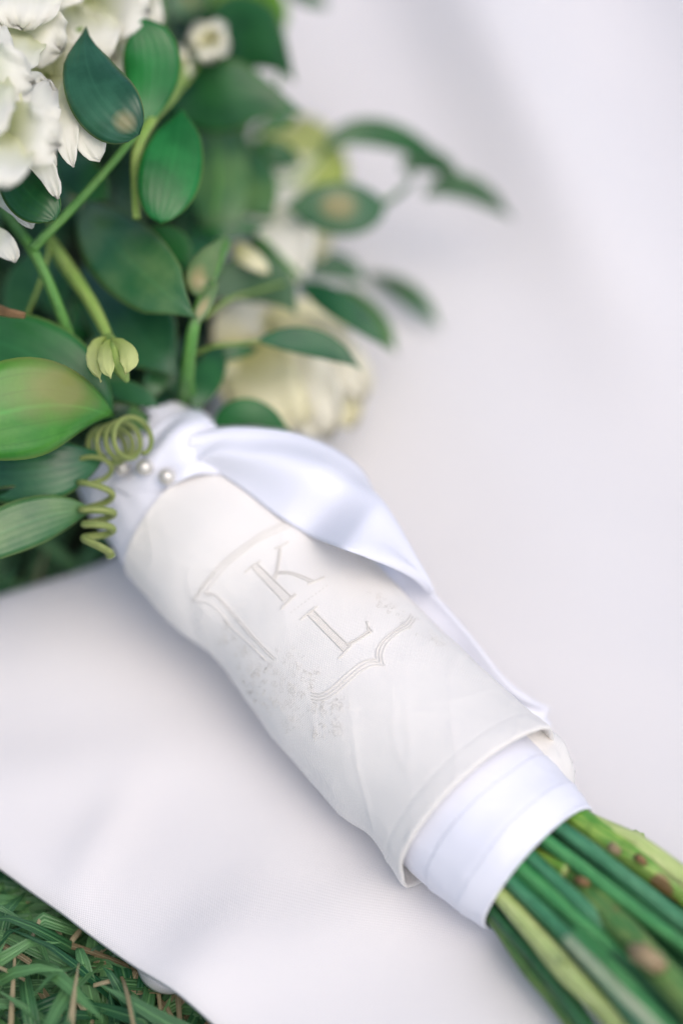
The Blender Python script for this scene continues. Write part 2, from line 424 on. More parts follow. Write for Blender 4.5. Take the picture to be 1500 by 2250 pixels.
def blade(name, pts, width, m, roll=0, cup=0.08, prof=(1.0, .75), nu=8, nv=20, ruffle=0, parent=None, solid=.00028,
          petiole=0, seed=0, tip=None, wave=.05, notch=0, jag=0, tipk=5.5):
    """pts: [(px,py,z),...] midrib from base to tip; width px (visible). Real curved sheet with its own thickness."""
    if seed == 0: seed = hash((round(pts[0][0]), round(pts[-1][1]), round(width))) % 997
    w3 = [P(*q) for q in pts]
    vs = []; uvs = []; fs = []
    for j in range(nv + 1):
        t = j / nv
        c = bez(w3, t); tg = (bez(w3, min(t + .02, 1)) - bez(w3, max(t - .02, 0))).normalized()
        vd = (CAM - c).normalized()
        e1 = tg.cross(vd).normalized(); e2 = e1.cross(tg).normalized()
        if e2.dot(vd) < 0: e2 = -e2
        hw = width / 2 / pxm(c) / max(.35, math.cos(roll)); cup_ = cup * .35 if cup > 0 else cup
        a, bb = prof
        pr = max(0, math.sin(math.pi * min(1, (t ** a)))) ** bb
        if t > 0 and petiole and t < petiole: pr = min(pr, .05 + .0 * t)
        pr *= min(1, (1 - t) * tipk + .01) ** .6
        pr = max(pr, .012)
        for i in range(nu + 1):
            u = i / nu * 2 - 1
            ww = u * hw * pr
            lift = -cup_ * hw * (u * u) * pr + wave * hw * math.sin(t * 7 + seed + u * 1.5) * abs(u)
            lift += -abs(u) * 0
            if ruffle:
                lift += ruffle * hw * pr * abs(u) ** 1.5 * nz(t * 5 + seed, u * 3, seed) * 2
                lift += ruffle * hw * sst(.6, 1, t) * nz(u * 4 + seed, t * 2, 5) * 1.6
            off = e1 * (ww * math.cos(roll) + lift * math.sin(roll)) + e2 * (lift * math.cos(roll) - ww * math.sin(roll))
            if jag: off += tg * hw * jag * sst(.5, 1, t) * (nz(u * 6 + seed * 3, seed, 1) + .5 * nz(u * 15, seed, 2)) - tg * hw * notch * sst(.6, 1, t) * math.exp(-(u / .25) ** 2)
            if jag: off += e1 * hw * jag * .5 * u * nz(t * 9 + seed, u * 2, 7)
            vs.append(c + off); uvs.append((i / nu, t))
    for j in range(nv):
        for i in range(nu):
            q = j * (nu + 1) + i; fs.append((q, q + 1, q + nu + 2, q + nu + 1))
    return bq(name, vs, fs, m, parent, uv=uvs, solid=solid)

def tube(name, path, radii, m, parent=None, nseg=40, na=14, rough=0, capm=None, seed=1, flat=1):
    """path: list of world Vectors, radii in metres (list)"""
    vs = []; fs = []; uvs = []; fm = []
    ref = Vector((.3, .2, 1))
    prev = None; acc = 0
    for j in range(nseg + 1):
        t = j / nseg; c = cr(path, t)
        tg = (cr(path, min(t + .01, 1)) - cr(path, max(t - .01, 0))).normalized()
        if prev is None: x = tg.cross(ref).normalized()
        else: x = (prev - tg * prev.dot(tg)).normalized()
        prev = x; y = tg.cross(x)
        n_ = len(radii) - 1; f = min(t * n_, n_ - 1e-6) if n_ else 0; k = int(f)
        r = radii[0] if not n_ else radii[k] + (radii[k + 1] - radii[k]) * (f - k)
        if j: acc += (c - last).length
        last = c
        for i in range(na):
            a = 2 * math.pi * i / na
            rr = r * (1 + rough * nz(math.cos(a) * 1.5 + seed, math.sin(a) * 1.5, t * 6 + seed))
            vs.append(c + (x * math.cos(a) + y * math.sin(a) * flat) * rr); uvs.append((i / na, acc * 40))
    for j in range(nseg):
        for i in range(na):
            a = j * na + i; b2 = j * na + (i + 1) % na
            fs.append((a, b2, b2 + na, a + na)); fm.append(0)
    fs.append(tuple(range(na))[::-1]); fm.append(1 if capm else 0)
    fs.append(tuple(nseg * na + i for i in range(na))); fm.append(1 if capm else 0)
    return bq(name, vs, fs, m, parent, uv=uvs, mats=[m, capm] if capm else None, fm=fm)
def ptube(name, pts, rpx, m, **kw):
    path = [P(*q) for q in pts]; mid = path[len(path) // 2]
    return tube(name, path, [r / pxm(mid) for r in (rpx if isinstance(rpx, (list, tuple)) else [rpx])], m, **kw)

# ---- handle: generalised tube whose sections rest on the fabric
def stations(rows, flat):
    """rows: (Lx,Ly,Rx,Ry,lift) -> (centre, a, b, e1, e2, axis)"""
    n = len(rows); cs = []; zc = [.024] * n
    for it in range(6):
        cs = []
        for k, (lx, ly, rx, ry, lift) in enumerate(rows): cs.append(P((lx + rx) / 2, (ly + ry) / 2, zc[k]))
        res = []
        for k, (lx, ly, rx, ry, lift) in enumerate(rows):
            ax = (cs[min(k + 1, n - 1)] - cs[max(k - 1, 0)]).normalized()
            vd = (CAM - cs[k]).normalized(); e1 = ax.cross(vd).normalized()
            if e1.x < 0: e1 = -e1
            e2 = e1.cross(ax).normalized()
            if e2.dot(vd) < 0: e2 = -e2
            a = math.hypot(lx - rx, ly - ry) / 2 / pxm(cs[k]); b2 = a * flat
            zc[k] = lift + math.hypot(a * e1.z, b2 * e2.z)
            res.append((cs[k], a, b2, e1, e2, ax))
    return res
def shell(name, st, m, parent, NT=120, NA=112, rf=None, t0=0, t1=1, inner=None, uvs_=True, solid=None, endf=None):
    """rf(t,theta)->radius multiplier; endf(theta)->axial offset at the t1 end"""
    cl = [s[0] for s in st]; vs = []; uvs = []; fs = []
    rings = [(t0 + (t1 - t0) * j / NT, 0.0) for j in range(NT + 1)]
    if inner:
        for k in range(1, 5): rings.append((t1, inner * .5 * (1 - math.cos(math.pi * k / 4))))
        for k in range(1, 14): rings.append((t1 - .012 * k, inner))
    def lin(i, t):
        vals = [s[i] for s in st]; n = len(vals) - 1; f = min(t * n, n - 1e-6); k = int(f); u = f - k
        u2 = u * u * (3 - 2 * u) if i in (1, 2) else u
        return vals[k] + (vals[k + 1] - vals[k]) * u2
    for (t, ins) in rings:
        c = cr(cl, t); a, b2 = lin(1, t), lin(2, t); e1 = lin(3, t).normalized(); e2 = lin(4, t).normalized(); ax = lin(5, t).normalized()
        bulge = 0
        for i in range(NA):
            th = 2 * math.pi * i / NA
            k = rf(t, th) if rf else 1
            off = endf(th) * sst(t0 + (t1 - t0) * .75, t1, t) if endf else 0
            if inner and ins > 0 and ins < inner: off += .0009 * math.sin(math.pi * ins / inner)
            vs.append(c + e1 * (math.cos(th) * (a * k - ins)) + e2 * (math.sin(th) * (b2 * k - ins)) + ax * off)
            uvs.append((i / NA, t))
    for j in range(len(rings) - 1):
        for i in range(NA):
            a = j * NA + i; b3 = j * NA + (i + 1) % NA
            fs.append((a, a + NA, b3 + NA, b3))
    return bq(name, vs, fs, m, parent, uv=uvs, solid=solid)

sleeve_rows = [(272, 1256, 520, 1010, .014), (350, 1345, 640, 1085, .010), (455, 1430, 760, 1170, .006), (545, 1548, 850, 1262, .003),
               (640, 1668, 945, 1360, .001), (735, 1768, 1035, 1445, .0), (815, 1845, 1120, 1525, 0), (897, 1938, 1196, 1597, 0)]
sst_rows = stations(sleeve_rows, .86)
def g(x, c, s): return math.exp(-((x - c) / s) ** 2)
def dth(th, c):
    d = (th - R(c) + math.pi) % (2 * math.pi) - math.pi; return d
def rf_sleeve(t, th):
    k = 1 + .016 * nz(t * 5, math.cos(th) * 2, math.sin(th) * 2) + .008 * nz(t * 13 + th, math.cos(th) * 4, math.sin(th) * 4)
    k += .05 * g(t, .74, .07) * g(dth(th, 195), 0, .5) - .035 * g(t, .86, .05) * g(dth(th, 190), 0, .45)
    k -= .02 * g(t, .42, .06) * g(dth(th, 185), 0, .5)
    k += .10 * sst(.80, 1, t) * g(dth(th, 200), 0, .28)          # pinched corner at the open end
    k -= .05 * sst(.85, 1, t) * g(dth(th, 245), 0, .4)
    k += .0035 * sst(.935, .943, t)                                  # doubled hem
    k -= .005 * g(t, .938, .004)
    k += .010 * math.sin((t * 3.0 + th * .55) * 6.3) * sst(.0, .1, t) * (1 - sst(.2, .5, t))
    k -= .016 * g(t - .10 * (dth(th, 150)), .22, .03) * g(dth(th, 150), 0, .6)
    k += .035 * sst(.9, 1, t) * g(dth(th, 15), 0, .35)
    cx = math.cos(th); sx = math.sin(th)
    w1 = 1 - min(1, abs(nz(t * 5 + cx * 1.6, t * 2 - sx * 1.8, 11)) * 4.5)
    w2 = 1 - min(1, abs(nz(t * 9 - cx * 2.4, t * 3 + sx * 2.0, 23)) * 5)
    calm = 1 - .65 * g(t, .5, .25) * g(dth(th, 80), 0, .9)
    k += (.010 * max(w1, 0) ** 3 + .0045 * max(w2, 0) ** 3) * calm
    k += .004 * nz(t * 40, cx * 9, sx * 9) * sst(.9, 1, t)
    return k
sleeve = shell('cloth_wrap', sst_rows, M_hanky, HK, rf=rf_sleeve, endf=lambda th: .0025 * math.sin(th), inner=.0011, NT=220, NA=170)
# overlapped inner end of the handkerchief that peeps out at the right of the opening
def rf_in(t, th):
    return .955 + .03 * g(dth(th, 10), 0, .5) + .022 * nz(th * 5, t * 4, 3) + .016 * math.sin(th * 9 + t * 2) + .010 * nz(th * 16, t * 14, 8)
inn_rows = [(815, 1845, 1120, 1525, 0), (897, 1938, 1196, 1597, 0), (905, 1948, 1210, 1622, 0)]
inn_st = stations(inn_rows, .86)
cl = [s[0] for s in inn_st]; vs = []; fs = []; uvs = []
NAi = 30; NTi = 24
for j in range(NTi + 1):
    t = j / NTi; c = cr(cl, t)
    k0 = min(int(t * 2), 1); s0 = inn_st[k0]; s1 = inn_st[k0 + 1]; u = t * 2 - k0
    for i in range(NAi + 1):
        th = R(-60 + 112 * i / NAi)
        a = s0[1] + (s1[1] - s0[1]) * u; b2 = s0[2] + (s1[2] - s0[2]) * u
        e1 = s0[3].lerp(s1[3], u).normalized(); e2 = s0[4].lerp(s1[4], u).normalized()
        k = rf_in(t, th) * (.90 + .10 * sst(.1, .6, t)) - .05 * sst(20, 53, math.degrees(th))
        cut = s0[5] * (-.006 * sst(15, 50, math.degrees(th)) + .0012 * nz(th * 12, 1) + .0005 * nz(th * 60, 1)) * t
        vs.append(c + e1 * (math.cos(th) * a * k) + e2 * (math.sin(th) * b2 * k) + cut); uvs.append((i / NAi, t))
for j in range(NTi):
    for i in range(NAi):
        a = j * (NAi + 1) + i; fs.append((a, a + NAi + 1, a + NAi + 2, a + 1))
bq('inner_fold', vs, fs, M_hanky, HK, uv=uvs, solid=.0009)

# ribbon binding below the handkerchief, down to the stems
wrap_rows = [(790, 1790, 1075, 1510, 0), (915, 1925, 1172, 1630, .001), (1000, 1998, 1238, 1705, .001), (1087, 2056, 1272, 1756, .001)]
wrap_st = stations(wrap_rows, .88)
def rf_wrap(t, th):
    # overlapping turns of ribbon: each turn a small step, wound on the slant
    ph = (t * 3.7 - th / (2 * math.pi) * .30 + .10 * nz(th * 1.2, t * 3) + .35) % 1.0
    k = 1 + (.012 + .010 * nz(t * 2, math.cos(th), 5)) * (1 - ph)
    k += .006 * (1 - abs(nz(t * 4 + th * 1.3, th * 2.2, 2)) * 2) ** 3 - .0 * sst(.96, 1, ph)
    k += .010 * nz(t * 6, math.cos(th) * 2.2, math.sin(th) * 2.2 + 4)
    k += .018 * g(dth(th, 150), 0, .25) - .012 * g(dth(th, 120), 0, .2)
    k += .02 * sst(.85, 1, t) * g(dth(th, 205), 0, .35)
    return k
shell('ribbon_binding', wrap_st, M_rib, BQ, rf=rf_wrap, endf=lambda th: -.0012 * math.sin(th), inner=.0012, NT=120, NA=128)
# ribbon binding at the neck, gathered in pleats
neck_rows = [(188, 1090, 440, 885, .0185), (208, 1135, 462, 920, .018), (240, 1190, 495, 965, .0165), (282, 1255, 535, 1025, .0145), (350, 1330, 610, 1095, .011)]
neck_st = stations(neck_rows, .84)
def rf_neck(t, th):
    ple = math.sin(th * 17 + 3 * nz(t * 2, th)) * .5 + .5
    return .94 + .022 * ple * (1 - sst(.3, .9, t)) + .02 * nz(t * 4, math.cos(th) * 3, math.sin(th) * 3) - .035 * (1 - sst(0, .12, t)) + .02 * g(t, .34, .05)
neck = shell('ribbon_binding', neck_st, M_rib, BQ, rf=rf_neck, NT=70, NA=170, inner=None, solid=.0008)

# satin ribbon tail laid over the handle
def BV(o): return BVHTree.FromPolygons([v.co + OFF for v in o.data.vertices], [p.vertices[:] for p in o.data.polygons])
bvh = BV(sleeve); bvn = BV(neck)
def hug(px, py, lift, trees, dflt):
    d = ray(px, py).normalized(); best = None
    for tr in trees:
        h = tr.ray_cast(CAM, d)
        if h[0] is not None and (best is None or h[3] < best[3]): best = h
    if best is None: return P(px, py, dflt), UP
    n_ = best[1] if best[1].dot(CAM - best[0]) > 0 else -best[1]
    return best[0] - d * lift, n_
def strip(name, A, B, bul, m, n=60, k=14, fold=0, nh=0):
    vs = []; fs = []; uvs = []
    A3 = [P(*q) for q in A]; B3 = [hug(q[0], q[1], .0016, (bvh, bvn), q[2])[0] if i < nh else P(*q) for i, q in enumerate(B)]
    for j in range(n + 1):
        t = j / n; a = cr(A3, t); b2 = cr(B3, t); tg = (cr(A3, min(1, t + .02)) - cr(A3, max(0, t - .02))).normalized()
        nr = (b2 - a).cross(tg)
        nr = nr.normalized() if nr.length > 1e-9 else UP
        if nr.dot(CAM - a) < 0: nr = -nr
        bb = cr([Vector((x, 0, 0)) for x in bul], t).x
        for i in range(k + 1):
            u = i / k
            v = a.lerp(b2, u) + nr * (bb * math.sin(math.pi * u) + fold * .0012 * math.sin(u * 9 + t * 8))
            vs.append(v); uvs.append((u, t * 6))
    for j in range(n):
        for i in range(k):
            a = j * (k + 1) + i; fs.append((a, a + 1, a + k + 2, a + k + 1))
    return bq(name, vs, fs, m, BQ, uv=uvs, solid=.0005)
strip('ribbon_tail',
      [(415, 958, .058), (480, 940, .058), (560, 939, .058), (650, 953, .056), (735, 985, .053), (797, 1030, .050), (835, 1090, .0465), (870, 1155, .043), (905, 1222, .039), (932, 1268, .036), (948, 1300, .033)],
      [(395, 1040, .058), (430, 1030, .06), (475, 1038, .06), (535, 1074, .06), (610, 1133, .06), (680, 1178, .06), (745, 1207, .058), (805, 1230, .0555), (860, 1250, .050), (912, 1272, .042), (944, 1299, .034)],
      [.0005, .003, .005, .006, .007, .0065, .0055, .004, .0025, .001, .0002], M_rib, n=120, k=26, fold=.7, nh=6)
strip('ribbon_tail',
      [(850, 1160, .034), (900, 1225, .0325), (947, 1294, .0315), (996, 1358, .028), (1046, 1425, .024), (1100, 1487, .018), (1162, 1530, .012), (1203, 1556, .007)],
      [(770, 1240, .032), (830, 1300, .026), (880, 1350, .018), (925, 1395, .014), (975, 1440, .010), (1040, 1505, .008), (1120, 1570, .006), (1206, 1612, .004)],
      [0, .002, .003, .003, .002, .001, .001, 0], M_rib, n=90, k=18, fold=.6)
# the puffed loop of ribbon at the neck
loop = strip('ribbon_loop',
      [(285, 1000, .048), (315, 965, .051), (345, 936, .054), (380, 908, .056), (415, 897, .057), (448, 905, .056), (475, 938, .054), (500, 985, .052)],
      [(250, 1075, .05), (285, 1090, .05), (320, 1088, .05), (355, 1078, .05), (390, 1062, .05), (420, 1050, .05), (450, 1042, .05), (490, 1040, .05)],
      [.000, .001, .0025, .004, .004, .003, .0015, .001], M_rib, n=60, k=18, fold=.8, nh=8)
bvl = BV(loop)
# pearl headed pins
for (px, py) in ((268, 1027), (318, 1027), (367, 1047)):
    c, nrm_ = hug(px, py, .0034 if px < 300 else .0016, (bvh, bvn, bvl), .05)
    rad = 19 / pxm(c); inw = (c - CAM).normalized(); vs = []; fs = []; n1_, n2_ = 14, 22
    for j in range(n1_ + 1):
        for i in range(n2_):
            ph = math.pi * j / n1_; th = 2 * math.pi * i / n2_
            vs.append(c + Vector((math.sin(ph) * math.cos(th), math.sin(ph) * math.sin(th), math.cos(ph))) * rad)
    for j in range(n1_):
        for i in range(n2_):
            a = j * n2_ + i; b3 = j * n2_ + (i + 1) % n2_; fs.append((a, a + n2_, b3 + n2_, b3))
    pn = bq('pearl_pin', vs, fs, M_pearl)
    tube('pin_shaft', [c, c + inw * .006, c + inw * .012], [.0004], M_pin, parent=pn, nseg=4, na=8)

# ---- embroidery: real thread laid on the surface of the wrap
me = sleeve.data
bvh = BVHTree.FromPolygons([v.co + OFF for v in me.vertices], [p.vertices[:] for p in me.polygons])
def surf(cx, cy):
    px, py = 380 + cx * .4333, 1130 + cy * .4333
    d = ray(px, py).normalized(); h = bvh.ray_cast(CAM, d)
    return (h[0], h[1]) if h[0] is not None else (None, None)
def dens(pts, step=9):
    out = []
    for a, b2 in zip(pts[:-1], pts[1:]):
        l = math.hypot(b2[0] - a[0], b2[1] - a[1]); n = max(1, int(l / step))
        for k in range(n): out.append((a[0] + (b2[0] - a[0]) * k / n, a[1] + (b2[1] - a[1]) * k / n))
    out.append(pts[-1]); return out
def smooth_pts(pts, n=8):
    v = [Vector((a, c, 0)) for a, c in pts]; m_ = (len(pts) - 1) * n
    return [tuple(cr(v, i / m_)[:2]) for i in range(m_ + 1)]
class TH:
    def __init__(s): s.v = []; s.f = []
    def line(s, pts, r=.00015, smooth=False):
        if smooth: pts = smooth_pts(pts)
        P3 = []
        for q in dens(pts):
            h, nn = surf(*q)
            if h is None: continue
            if nn.dot(CAM - h) < 0: nn = -nn
            P3.append((h + nn * (r * .75 + .00005), nn))
        if len(P3) < 2: return
        b0 = len(s.v)
        for k, (p, nn) in enumerate(P3):
            tg = (P3[min(k + 1, len(P3) - 1)][0] - P3[max(k - 1, 0)][0]).normalized(); x = tg.cross(nn).normalized()
            rr = r * (1 + .28 * (k % 2))
            for i in range(5):
                a = 2 * math.pi * i / 5; s.v.append(p + (x * math.cos(a) + nn * math.sin(a)) * rr)
        for k in range(len(P3) - 1):
            for i in range(5):
                a = b0 + k * 5 + i; b3 = b0 + k * 5 + (i + 1) % 5; s.f.append((a, b3, b3 + 5, a + 5))
    def dot(s, q, r=.00022, l=2.2):
        s.line([(q[0] - l, q[1] - l * .7), (q[0] + l, q[1] + l * .7)], r)
    def build(s, name, label=None, kind=None, m=M_thread):
        o = bq(name, s.v, s.f, m, HK); return tag(o, label, kind=kind)
k = TH()
k.line([(395, 262), (475, 350), (560, 440)]); k.line([(428, 248), (515, 335), (597, 415)])
k.line([(362, 297), (400, 262), (445, 235)]); k.line([(545, 485), (580, 450), (625, 408)]); k.line([(552, 470), (620, 402)])
k.line([(505, 330), (520, 295), (530, 240), (535, 190), (545, 165)], smooth=True); k.line([(520, 330), (530, 300), (540, 240), (548, 180)], smooth=True)
k.line([(512, 176), (548, 160), (585, 140)])
k.line([(520, 295), (580, 292), (640, 308), (712, 338)], smooth=True); k.line([(525, 303), (580, 302), (640, 320), (700, 348)], smooth=True)
k.line([(682, 357), (730, 338), (772, 320)]); k.line([(690, 352), (765, 318)])
for i in range(20):
    t = i / 19; k.line([(395 + 165 * t, 262 + 178 * t), (428 + 169 * t, 248 + 167 * t)], r=.00006)
k.build('monogram_letter', 'stitched serif letter K')
l = TH()
l.line([(645, 538), (690, 498), (732, 468)]); l.line([(652, 528), (722, 470)])
l.line([(685, 512), (775, 605), (865, 697)]); l.line([(715, 488), (800, 577), (892, 665)])
for i in range(26):
    t = i / 25; l.line([(685 + 180 * t, 512 + 185 * t), (715 + 177 * t, 488 + 177 * t)], r=.00007)
l.line([(838, 733), (870, 700), (902, 664)]); l.line([(848, 728), (905, 668)])
l.line([(885, 668), (940, 640), (1005, 598)], smooth=True); l.line([(880, 660), (935, 632), (995, 590)], smooth=True)
l.line([(978, 545), (990, 570), (1012, 596)], smooth=True); l.line([(988, 545), (985, 575), (992, 600)], smooth=True)
l.build('monogram_letter', 'stitched serif letter L')
d = TH()
for i in range(11):
    t = i / 10; d.dot((600 + 178 * t, 498 - 133 * t), .00017, 1.0)
d.build('dotted_stitch_row')
c_ = TH()
for pts in ([(95, 440), (120, 405), (170, 335), (230, 262), (300, 200), (380, 142), (460, 88), (590, 28)],
            [(118, 425), (180, 340), (240, 270), (310, 210), (390, 152), (470, 98), (590, 42)],
            [(160, 405), (215, 330), (280, 255), (360, 190), (440, 132), (600, 60)],
            [(95, 440), (150, 445), (200, 460), (258, 520), (300, 575), (360, 632), (420, 690), (472, 742)],
            [(160, 405), (210, 402), (255, 440), (300, 490), (370, 570), (440, 650), (527, 735)],
            [(170, 412), (212, 412), (250, 450), (295, 502), (360, 578), (430, 655), (512, 738)],
            [(700, 903), (750, 910), (810, 875), (870, 820), (930, 770), (980, 742), (1030, 735)],
            [(700, 920), (756, 925), (820, 890), (885, 832), (945, 782), (1000, 752), (1050, 752)],
            [(700, 937), (760, 942), (830, 905), (900, 842), (960, 792), (1020, 767), (1072, 770)],
            [(1030, 737), (1033, 690), (1065, 638), (1120, 592), (1178, 550), (1205, 508)],
            [(1050, 752), (1046, 700), (1072, 650), (1130, 598), (1190, 560), (1215, 520)],
            [(1072, 770), (1060, 720), (1082, 662), (1140, 605), (1200, 572), (1228, 530)]):
    c_.line(pts, r=.00013, smooth=True)
c_.build('crest_outline', m=M_thread2)
fl = TH(); rnd = random.Random(11)
def cluster(cx, cy, sx, sy, n):
    for _ in range(n):
        # small curls: petals of stitched flowers made of dotted arcs
        x = rnd.gauss(cx, sx); y = rnd.gauss(cy, sy); r = rnd.uniform(6, 15); a0 = rnd.uniform(0, 6.3)
        for q in range(rnd.randint(3, 6)):
            a = a0 + q * .9; fl.dot((x + r * math.cos(a), y + r * math.sin(a)), .00010, .9)
for c0 in ((285, 580, 18, 30, 9), (260, 640, 30, 30, 10), (350, 700, 40, 35, 14), (480, 770, 60, 30, 26), (630, 720, 22, 22, 8), (700, 795, 22, 15, 6), (560, 870, 80, 45, 36),
           (500, 960, 60, 40, 20), (640, 960, 50, 40, 18), (780, 980, 40, 40, 20), (850, 1030, 30, 40, 14), (720, 1090, 30, 25, 12), (600, 1060, 30, 30, 12), (820, 1120, 15, 15, 5),
           (1020, 430, 30, 20, 8), (1100, 470, 35, 20, 10), (1180, 530, 30, 20, 8), (1300, 620, 22, 16, 8), (1370, 655, 25, 12, 7), (400, 860, 40, 40, 12), (690, 860, 20, 20, 7)):
    cluster(*c0)
fl.build('floral_stitching', kind='stuff', m=M_thread2)
hm = TH()   # running stitch of the hem
for q in [(i / 60) for i in range(61)]:
    pass

# ---- cut stems
we_c, we_a, we_b, we_1, we_2, we_x = wrap_st[-1]
def fit_in(pts, rmax):
    best = None
    for q in range(0, 34):
        dz = q * .001
        w3 = [P(a, b2, max(c3 - dz, .004)) for a, b2, c3 in pts]
        n_ = 80; prev = None
        for i in range(n_ + 1):
            p = cr(w3, i / n_); s = (p - we_c).dot(we_x)
            if prev is not None and prev[1] <= .001 < s:
                d = p - we_c; rr = (rmax + 3) / pxm(p)
                rho = math.hypot(d.dot(we_1) / (we_a - rr), d.dot(we_2) / (we_b - rr))
                if best is None or rho < best[0] - .02:
                    best = (rho, dz, i / n_, p)
                break
            prev = (p, s)
        if best and best[0] < .98: break
    if not best: return pts, None
    rho, dz, t, p = best
    d = p - we_c; k = min(1, .96 / rho)
    p = we_c + d * k
    i0 = int(t * (len(pts) - 1)) + 1
    rest = [P(a, b2, max(c3 - dz, .004)) for a, b2, c3 in pts[i0:]]
    if (rest[0] - p).length < .008: rest = rest[1:]
    return [we_c + (p - we_c) * .80 - we_x * .022, we_c + (p - we_c) * .93 - we_x * .010, p] + rest, dz
LASTDZ = [0]
def stem(pts, r, m, **kw):
    r = list(r); path, dz = fit_in(pts, r[1] if len(r) > 1 else r[0])
    LASTDZ[0] = dz or 0
    if dz is not None:
        return tube('stem', path, [x / pxm(path[2]) for x in r], SM[m], rough=kw.pop('rough', .17), nseg=kw.pop('nseg', 60), seed=random.random() * 50, **kw)
    return ptube('stem', pts, r, SM[m], rough=kw.pop('rough', .10), nseg=kw.pop('nseg', 44), seed=random.random() * 50, **kw)
DZ = {}
s1 = stem([(1180, 1730, .040), (1270, 1796, .0395), (1350, 1858, .038), (1420, 1902, .037), (1520, 1966, .034), (1700, 2085, .030)], [26, 28, 30, 32, 34, 31, 33, 34, 34], 'rose'); DZ[s1.name] = LASTDZ[0]
stem([(1200, 1730, .030), (1300, 1790, .028), (1400, 1858, .027), (1520, 1945, .025), (1690, 2060, .022)], [20, 21, 22, 25, 25, 26], 'pale')
stem([(1150, 1760, .043), (1240, 1828, .042), (1370, 1925, .040), (1520, 2045, .036), (1680, 2170, .032)], [17, 17, 18, 18], 'teal')
stem([(1150, 1800, .040), (1250, 1890, .038), (1370, 1975, .036), (1520, 2095, .033), (1680, 2220, .03)], [16, 17, 17, 18], 'dark')
ptube('stem', [(1120, 1828, .021), (1183, 1878, .0265), (1246, 1914, .0290)], [18, 19, 20], SM['rose'], capm=SM['pale'], nseg=16, rough=.12)
s5 = stem([(1170, 1840, .024), (1270, 1940, .026), (1350, 2025, .029), (1425, 2105, .031), (1520, 2215, .031), (1660, 2380, .030)], [20, 22, 25, 27, 29, 30, 30, 30], 'olive'); DZ[s5.name] = LASTDZ[0]
stem([(1060, 1835, .042), (1160, 1922, .042), (1260, 2010, .041), (1390, 2120, .039), (1520, 2240, .036), (1660, 2370, .033)], [18, 18, 20, 21, 22], 'green')
stem([(1110, 1835, .036), (1200, 1915, .037), (1290, 2000, .036), (1380, 2085, .032), (1500, 2200, .027)], [15, 16, 17, 17], 'teal')
stem([(1050, 1870, .036), (1140, 1955, .037), (1265, 2080, .036), (1400, 2245, .034), (1500, 2370, .032)], [16, 17, 18, 19], 'teal')
s9 = stem([(1030, 1895, .034), (1108, 1978, .036), (1180, 2060, .0365), (1234, 2122, .036), (1300, 2190, .034), (1375, 2270, .032), (1460, 2360, .03)], [19, 20, 21, 21, 26, 24, 25, 26], 'pale'); DZ[s9.name] = LASTDZ[0]
stem([(1243, 2062, .040), (1300, 2120, .040), (1370, 2190, .038), (1445, 2265, .036), (1530, 2350, .034)], [9, 11, 12, 12], 'cut', capm=SM['pale'])
stem([(1262, 2045, .036), (1330, 2110, .037), (1400, 2185, .035), (1470, 2262, .033), (1550, 2350, .031)], [10, 11, 12, 12], 'green')
stem([(1020, 1930, .024), (1098, 2020, .026), (1170, 2105, .026), (1240, 2195, .025), (1310, 2290, .024)], [14, 14, 15, 15], 'dark')
stem([(1010, 1960, .017), (1092, 2052, .017), (1160, 2130, .016), (1222, 2205, .015), (1290, 2300, .014)], [15, 15, 16, 16], 'olive')
stem([(1120, 2000, .024), (1190, 2110, .024), (1255, 2200, .024), (1320, 2300, .023)], [13, 14, 14], 'green')
for (x0_, y0_, z0_, x1_, y1_, z1_, r_, mm) in ((1120, 1900, .026, 1560, 2330, .02, 19, 'dark'), (1200, 1870, .026, 1620, 2190, .02, 19, 'dark'), (1150, 1980, .022, 1480, 2330, .016, 19, 'teal'),
        (1240, 1920, .022, 1600, 2240, .018, 20, 'dark'), (1240, 1850, .020, 1620, 2120, .017, 18, 'green'), (1150, 1930, .018, 1520, 2300, .014, 20, 'dark'),
        (1250, 2060, .026, 1560, 2400, .022, 16, 'teal'), (1320, 2060, .026, 1600, 2330, .022, 18, 'dark'), (1240, 1880, .032, 1640, 2180, .026, 15, 'green'), (1230, 1830, .022, 1650, 2110, .016, 20, 'dark'), (1250, 1820, .018, 1640, 2060, .012, 20, 'dark')):
    mx_, my_ = (x0_ + x1_) / 2 + random.uniform(-8, 8), (y0_ + y1_) / 2 + random.uniform(-8, 8)
    stem([(x0_ - 90, y0_ - 90, z0_), (x0_, y0_, z0_), (mx_, my_, (z0_ + z1_) / 2), (x1_, y1_, z1_)], [r_, r_ * 1.02, r_ * .98], mm)
def knob(pts, r, m, parent, name='node_scar', flat=1):
    pts = [(a, b2, c3 - DZ.get(parent.name, 0)) for a, b2, c3 in pts]
    o = ptube(name, pts, r, SM[m], parent=parent, nseg=10, na=12, rough=.35, flat=flat)
    return o
knob([(1338, 1858, .0435), (1349, 1866, .0447), (1364, 1876, .0435)], [3, 10, 11, 9, 2], 'scar', s1)
knob([(1396, 1880, .0405), (1407, 1889, .0418), (1421, 1900, .0405)], [3, 8, 10, 7, 2], 'brown', s1)
knob([(1385, 2085, .0345), (1410, 2098, .0365), (1432, 2112, .0365), (1458, 2126, .0345)], [12, 21, 24, 22, 12], 'scar', s5)
knob([(1262, 1930, .0295), (1280, 1938, .031), (1296, 1945, .0295)], [3, 9, 9, 3], 'brown', s5)
knob([(1223, 2106, .0385), (1234, 2113, .040), (1248, 2118, .0385)], [3, 7, 8, 3], 'pale', s9)
knob([(1375, 1848, .031), (1392, 1843, .0315), (1412, 1858, .0305)], [10, 17, 22, 10], 'pale', s1, name='leaf_node')

